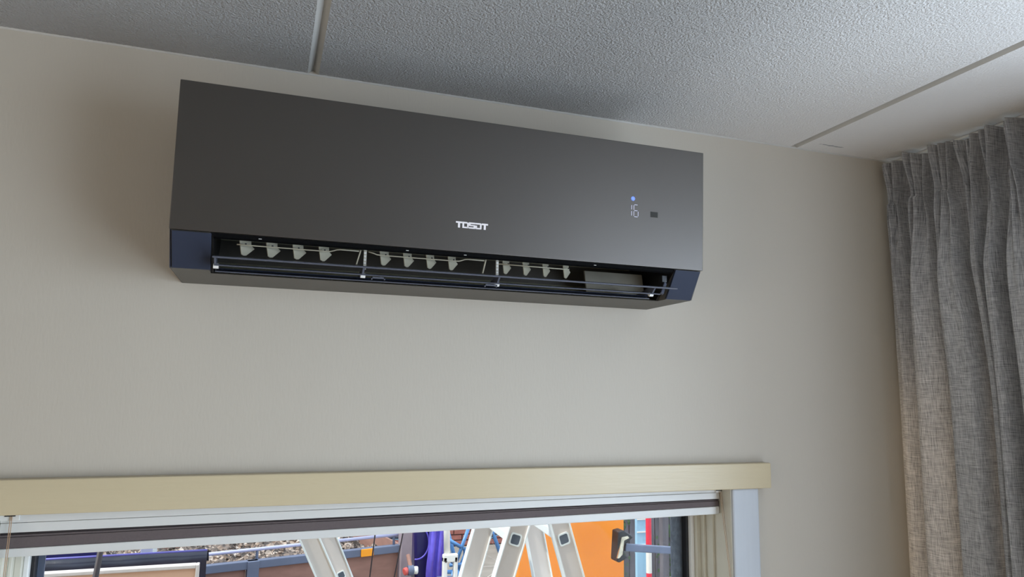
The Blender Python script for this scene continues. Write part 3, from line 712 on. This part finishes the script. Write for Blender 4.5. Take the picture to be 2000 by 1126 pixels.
# white prop stand with fork foot
F0, F1, F2 = at(871, 1020, 3.6), at(873, 1084, 3.6), at(877, 1130, 3.6)
ps = thing('prop_stand', (F2.x, 3.6, 0), 'white steel prop with a bolted fork bracket, left of the aluminium stepladder', 'prop')
MB().tube([(F1.x, 3.6, F1.z-.02), (F0.x, 3.6, F0.z+.2)], .0225, 16).build('shaft', M['white'], ps, smooth=True)
fb = MB().box((F2.x-.055, 3.56, F1.z-.16), (F2.x-.022, 3.60, F1.z)).box((F2.x+.022, 3.56, F1.z-.16), (F2.x+.052, 3.60, F1.z)).box((F2.x-.055, 3.56, F1.z-.04), (F2.x+.052, 3.60, F1.z+.015)).build('fork_bracket', M['white'], ps, bevel=.008)
for s in (-1, 1): MB().tube([(F2.x+s*.036, 3.553, F1.z-.03), (F2.x+s*.036, 3.562, F1.z-.03)], .007, 10).build('bolt', M['pole'], fb)
MB().box((F2.x-.07, 3.52, F1.z-.19), (F2.x+.07, 3.68, F1.z-.155)).build('cross_plate', M['steel'], ps, bevel=.004)
MB().tube([(F2.x, 3.6, .02), (F2.x, 3.6, F1.z-.18)], .03, 16).build('lower_shaft', M['steel'], ps)
MB().box((F2.x-.1, 3.5, 0), (F2.x+.1, 3.7, .02)).build('base_plate', M['steel'], ps, bevel=.004)

# light-blue bicycle in front of the brick wall
bc = thing('bicycle', (at(930, 1120, 5.2).x, 5.2, 0), 'light blue bicycle parked in front of the brick wall, seen between ladder and prop', 'bicycle')
RW = .33; rx = at(985, 1120, 5.2).x; w1 = Vector((rx, 5.2, RW)); w2 = Vector((rx-1.05, 5.2, RW))
for c0 in (w1, w2):
    wh = MB().tube([c0 + Vector((RW*.95*math.cos(a), 0, RW*.95*math.sin(a))) for a in [2*PI*i/40 for i in range(40)]], .018, 8, True).build('wheel', M['tyre'], bc, smooth=True)
    MB().tube([c0 + Vector((RW*.88*math.cos(a), 0, RW*.88*math.sin(a))) for a in [2*PI*i/40 for i in range(40)]], .008, 6, True).build('rim', M['lightblue'], wh)
    s_ = MB()
    for k in range(12): a = PI*k/6; s_.tube([c0, c0+Vector((RW*.88*math.cos(a), 0, RW*.88*math.sin(a)))], .0015, 4)
    s_.build('spokes', M['alu'], wh)
bb = Vector((rx-.45, 5.2, .30)); st = Vector((rx-.60, 5.2, .80)); hd = Vector((rx-.10-.12, 5.2, .83))
fr = [(w2, bb), (w2, st), (bb, st), (bb, hd), (st, hd+Vector((0,0,.02))), (hd+Vector((-.02,0,.1)), w1)]
for a, q in fr: MB().tube([a, q], .019, 10).build('frame_tube', M['bike'], bc, smooth=True)
MB().tube([hd+Vector((-.02,0,.1)), hd+Vector((-.03,-.25,.2))], .012, 8).tube([hd+Vector((-.02,0,.1)), hd+Vector((-.03,.25,.2))], .012, 8).build('handlebar', M['alu'], bc)
MB().tube([st, st+Vector((-.03,0,.12))], .012, 8).build('seat_post', M['alu'], bc)
MB().hexa([(st.x-.16,5.12,st.z+.12),(st.x+.1,5.17,st.z+.12),(st.x+.1,5.23,st.z+.12),(st.x-.16,5.28,st.z+.12),(st.x-.14,5.14,st.z+.16),(st.x+.09,5.18,st.z+.15),(st.x+.09,5.22,st.z+.15),(st.x-.14,5.26,st.z+.16)]).build('saddle', M['tyre'], bc, bevel=.01)
# blue sawhorse/trestle bars crossing in front of the bricks
ts = thing('trestle', at(890, 1100, 4.8)*1, 'light blue tubular trestle behind the white prop', 'trestle'); ts.location.z = 0
def ray_to(u, v, y, z):
    p = at(u, v, y); return Vector((p.x, y, z))
for (a, q) in (((916, 1028), (888, 1106)), ((874, 1052), (908, 1072)), ((870, 1066), (884, 1098)), ((878, 1103), (905, 1101))):
    MB().tube([at(a[0], a[1], 4.8), at(q[0], q[1], 4.8)], .016, 10).build('tube', M['bike'], ts, smooth=True)
pq = at(888, 1106, 4.8); MB().tube([pq, (pq.x-.10, 4.8, .012)], .016, 10).tube([pq, (pq.x+.25, 4.8, .012)], .016, 10).build('leg', M['bike'], ts, smooth=True)
pq = at(908, 1072, 4.8); MB().tube([pq, (pq.x+.1, 5.0, .012)], .016, 10).build('leg', M['bike'], ts, smooth=True)

# orange box body
O0, O1 = at(1012, 1060, 3.4), at(1222, 1060, 3.4)
ob = thing('equipment_box', ((O0.x+O1.x)/2, 3.7, 0), 'large orange painted steel box body behind the aluminium stepladder', 'container')
MB().box((O0.x, 3.42, .05), (O1.x, 3.62, 1.45)).build('box_body', M['orange'], ob, bevel=.02, seg=3)
MB().box((O0.x+.18, 3.402, .12), (O1.x-.012, 3.42, 1.40)).build('door_panel', M['orange'], ob, bevel=.006)
for z in (.3, 1.25): MB().tube([(O0.x+.15, 3.41, z), (O0.x+.15, 3.41, z+.1)], .012, 10).build('hinge', M['pole'], ob)
for x in (O0.x+.05, O1.x-.05):
    for y in (3.48, 3.57): MB().box((x-.04, y-.04, 0), (x+.04, y+.04, .05)).build('foot', M['black'], ob)
# wing mirror on an arm in front of its right edge
def wz(u, v, y=3.1): return at(u, v, y)
mr = thing('wing_mirror', at(1320, 1072, 3.1)*1, 'angular dark wing mirror on a grey arm beside the orange box', 'mirror'); mr.location.z = 0
poly = [(1203,1036),(1214,1033),(1232,1046),(1222,1056),(1214,1062),(1214,1080),(1222,1086),(1205,1096),(1200,1094)]
pp = [at(u, v, 3.1) for u, v in poly]
MB().prism([(p.x, p.z) for p in pp], 1, 3.06, 3.16).build('mirror_housing', M['gasket'], mr, bevel=.008)
poly = [(1214,1048),(1226,1046),(1229,1050),(1219,1055),(1216,1082),(1209,1090),(1205,1090),(1210,1070)]
pp = [at(u, v, 3.05) for u, v in poly]
MB().prism([(p.x, p.z) for p in pp], 1, 3.045, 3.062).build('mirror_glass', M['chrome'], mr, bevel=.003)
p0, p1 = at(1220, 1068, 3.1), at(1345, 1076, 3.1)
MB().bar(p0, p1, .05, .03).build('arm', M['steel'], mr, bevel=.006)
MB().tube([(p1.x, 3.1, 0), (p1.x, 3.1, p1.z+.06)], .03, 16).build('mounting_post', M['pole'], mr)
# fence, pale pipe, barrier post
fn = thing('plank_fence', (2.9, 6.0, 0), 'weathered grey plank fence right of the orange box', 'fence')
f0 = at(1195, 1060, 5.6).x
for k in range(16):
    x = f0 + k*.105; z = 1.35 + random.uniform(-.02, .02)
    MB().box((x, 5.6+random.uniform(-.004,.004), 0), (x+.095, 5.622, z)).build('plank', M['fence'], fn, bevel=.003, seg=1)
for z in (.3, 1.05): MB().box((f0, 5.623, z), (f0+1.7, 5.66, z+.08)).build('fence_rail', M['fence'], fn)
iv = thing('ivy_plant', (f0+.5, 5.5, 0), 'sparse dark green ivy climbing the grey plank fence', 'ivy')
lv = MB()
for k in range(420):
    x = f0 + random.choice((.12, .62, .66, .72, .95)) + random.gauss(0, .04); z = random.uniform(.02, 1.25); y = 5.585 - random.uniform(0, .05); a = random.uniform(0, 6.28); r = random.uniform(.012, .03)
    u_ = Vector((math.cos(a), random.uniform(-.4,.4), math.sin(a))).normalized()*r; v_ = u_.cross(Vector((0, 1, 0))); c0 = Vector((x, y, z))
    lv.add([c0-u_, c0+v_*.7, c0+u_, c0-v_*.7], [(0,1,2,3)])
tag(lv.build('foliage', M['ivy'], iv), kind='stuff')
st_ = MB()
for dx_ in (.12, .64, .95): st_.tube([(f0+dx_, 5.59, 0), (f0+dx_+.02, 5.585, .6), (f0+dx_-.02, 5.585, 1.2)], .005, 6)
st_.build('stem', M['pole'], iv)
q0, q1 = at(1244, 1060, 4.9), at(1262, 1060, 4.9)
bo = thing('pale_blue_board', ((q0.x+q1.x)/2, 4.95, 0), 'narrow pale blue board standing upright beside the red and white post', 'board')
MB().box((q0.x, 4.9, 0), (q1.x, 4.94, 1.3)).build('board_face', M['lightblue'], bo, bevel=.004)
for z in (.5, .62, .74, .86, .98): MB().box((q0.x+.002, 4.893, z), (q1.x-.002, 4.9, z+.012)).build('cleat', M['white'], bo)
q = at(1267, 1060, 4.7); zr = [(0, at(1267, 1118, 4.7).z, 'red'), (at(1267, 1118, 4.7).z, at(1267, 1066, 4.7).z, 'white'), (at(1267, 1066, 4.7).z, at(1267, 1010, 4.7).z, 'red'), (at(1267, 1010, 4.7).z, at(1267, 1010, 4.7).z+.22, 'white')]
bp_ = thing('barrier_post', (q.x, 4.7, 0), 'round red and white striped barrier post behind the mirror arm', 'post')
for a, c, m_ in zr: tag(MB().tube([(q.x, 4.7, a+(.02 if a == 0 else 0)), (q.x, 4.7, c)], .027, 18).build('band', M[m_], bp_, smooth=False), m_ + ' band')
MB().tube([(q.x, 4.7, 0), (q.x, 4.7, .03)], .12, 20).build('base', M['black'], bp_)
q = at(1300, 1060, 4.4)
o = thing('timber_post', (q.x, 4.4, 0), 'grey timber post at the right edge of the view through the window', 'post')
MB().box((q.x-.03, 4.4, 0), (q.x+.035, 4.46, 1.3)).build('post_body', M['fence'], o, bevel=.004)
MB().hexa([(q.x-.03,4.4,1.3),(q.x+.035,4.4,1.3),(q.x+.035,4.46,1.3),(q.x-.03,4.46,1.3),(q.x-.002,4.428,1.33),(q.x+.006,4.428,1.33),(q.x+.006,4.432,1.33),(q.x-.002,4.432,1.33)]).build('post_cap', M['fence'], o)

# ------------------------------------------------------------------ ladders
def channel(p0, p1, w_, d_, parent, name='rail', socket_at=None, e=.021):
    """flat C-profile rail, web facing the house, with two raised flanges"""
    p0, p1 = Vector(p0), Vector(p1)
    t_ = (p1-p0).normalized(); s_ = Vector((0, 1, 0)); s_ = (s_ - t_*s_.dot(t_)).normalized(); u_ = t_.cross(s_)
    r = MB().bar(p0, p1, w_-.004, .004, (0, 1, 0)).build(name, M['alu'], parent)
    for sg in (-1, 1):
        off = u_*sg*(w_/2) + s_*(d_/2-.002)
        MB().bar(p0+off - s_*.006, p1+off - s_*.006, .0045, d_+.006, (0, 1, 0)).build('flange', M['alulight'], r, bevel=.001, seg=1)
    if socket_at is not None:
        c0 = p0 + (p1-p0)*socket_at
        # rounded square rung end: raised collar and dark hollow
        def sq(k, y):
            pts = []
            for cxs, czs in ((1,1),(-1,1),(-1,-1),(1,-1)):
                for a in range(4):
                    an = math.atan2(czs, cxs) - PI/4 + a*PI/6
                    pts.append(c0 + u_*(cxs*k*.62 + math.cos(an)*k*.38) + t_*(czs*k*.62 + math.sin(an)*k*.38) + s_*y)
            return pts
        n = 16; vs_ = sq(e, -.006) + sq(e*.76, -.006) + sq(e, -.002) + sq(e*.76, .03)
        fs_ = []
        for i in range(n):
            j = (i+1) % n; fs_ += [(i, j, n+j, n+i), (i, 2*n+i, 2*n+j, j), (n+i, n+j, 3*n+j, 3*n+i)]
        MB().add(vs_, fs_).build('rung_collar', M['alulight'], r)
        MB().add(sq(e*.78, -.0045), [tuple(range(16))]).build('rung_socket', M['dark_hole'], r)
    return r
YN, YR = .95, 1.36
sl_ = thing('stepladder', (at(1055, 1126, 1.15).x, 1.15, 0), 'aluminium stepladder standing open outside the right half of the window', 'ladder')
def line_z(a, q, y, z0, z1):
    pa, pb = at(a[0], a[1], y), at(q[0], q[1], y); d = (pb-pa)/(pb.z-pa.z)
    return pa + d*(z0-pa.z), pa + d*(z1-pa.z)
rails = {}
for key, a, q, y in (('nl', (1015, 1022), (984, 1126), YN), ('nr', (1092, 1020), (1121, 1126), YN),
                     ('fl', (943, 1034), (917, 1126), YR), ('fr', (1042, 1030), (1060, 1126), YR)):
    top, bot = line_z(a, q, y, 1.60, .02)
    zsock = at(a[0], 1052, y).z if key[0] == 'n' else 1.45
    rails[key] = (top, bot)
    channel(top, bot, .068 if key[0] == 'n' else .074, .026, sl_, socket_at=(top.z-zsock)/(top.z-bot.z) if key[0] == 'n' else None)
    MB().bar(bot+Vector((0,.012,.05)), bot+Vector((0,.012,-.02)), .078, .045).build('rubber_foot', M['black'], sl_, bevel=.004)
for a, q in (('nl', 'fl'), ('nr', 'fr')):
    zz = [at(1010, 1046, YN).z] + [at(1010, 1046, YN).z - .28*k for k in range(1, 6)]
    for z in zz:
        if z < .1: continue
        def on(k): tp_, bt_ = rails[k]; return tp_ + (bt_-tp_)*((tp_.z-z)/(tp_.z-bt_.z))
        p, p2 = on(a), on(q); p.y += .006; p2.y -= .006
        MB().bar(p, p2, .030, .075, (1, 0, 0)).build('tread', M['alulight'], sl_, bevel=.003)
pc = (rails['nl'][0] + rails['nr'][0])/2
for y in (YN, YR):
    a, q = (rails['nl'][0], rails['nr'][0]) if y == YN else (rails['fl'][0], rails['fr'][0])
    MB().bar(a + Vector((0,.014,0)), q + Vector((0,.014,0)), .05, .012).build('hinge_plate', M['steel'], sl_, bevel=.004)
m4 = [rails[k][0] for k in ('nl', 'nr', 'fr', 'fl')]
MB().box((min(p.x for p in m4)+.02, YN-.02, 1.60), (max(p.x for p in m4)-.0, YR+.02, 1.625)).build('top_platform', M['black'], sl_, bevel=.006)

# single leaning ladder, left of centre
la = thing('leaning_ladder', (at(690, 1126, .6).x, .66, 0), 'aluminium ladder leaning diagonally in front of the trailer', 'ladder')
def slant(a, q, y, z0, z1):
    return line_z(a, q, y, z0, z1)
t0, b0 = slant((604, 1050), (637, 1126), .60, 1.75, .02)
t1, b1 = slant((637, 1048), (668, 1126), .72, 1.75, .02)
channel(t0, b0, .046, .026, la); 
channel(t1, b1, .052, .026, la, socket_at=(t1.z-at(661, 1122, .72).z)/(t1.z-b1.z), e=.011)
for k in range(6):
    z = 1.66 - .28*k; f = (1.75-z)/(1.73); p = t0 + (b0-t0)*f; p2 = t1 + (b1-t1)*f
    MB().bar(p, p2, .03, .03).build('rung', M['alu'], la, bevel=.003)
for p in (b0, b1): MB().bar(p+Vector((0,.01,.04)), p+Vector((0,.01,-.02)), .055, .045).build('rubber_foot', M['black'], la, bevel=.004)
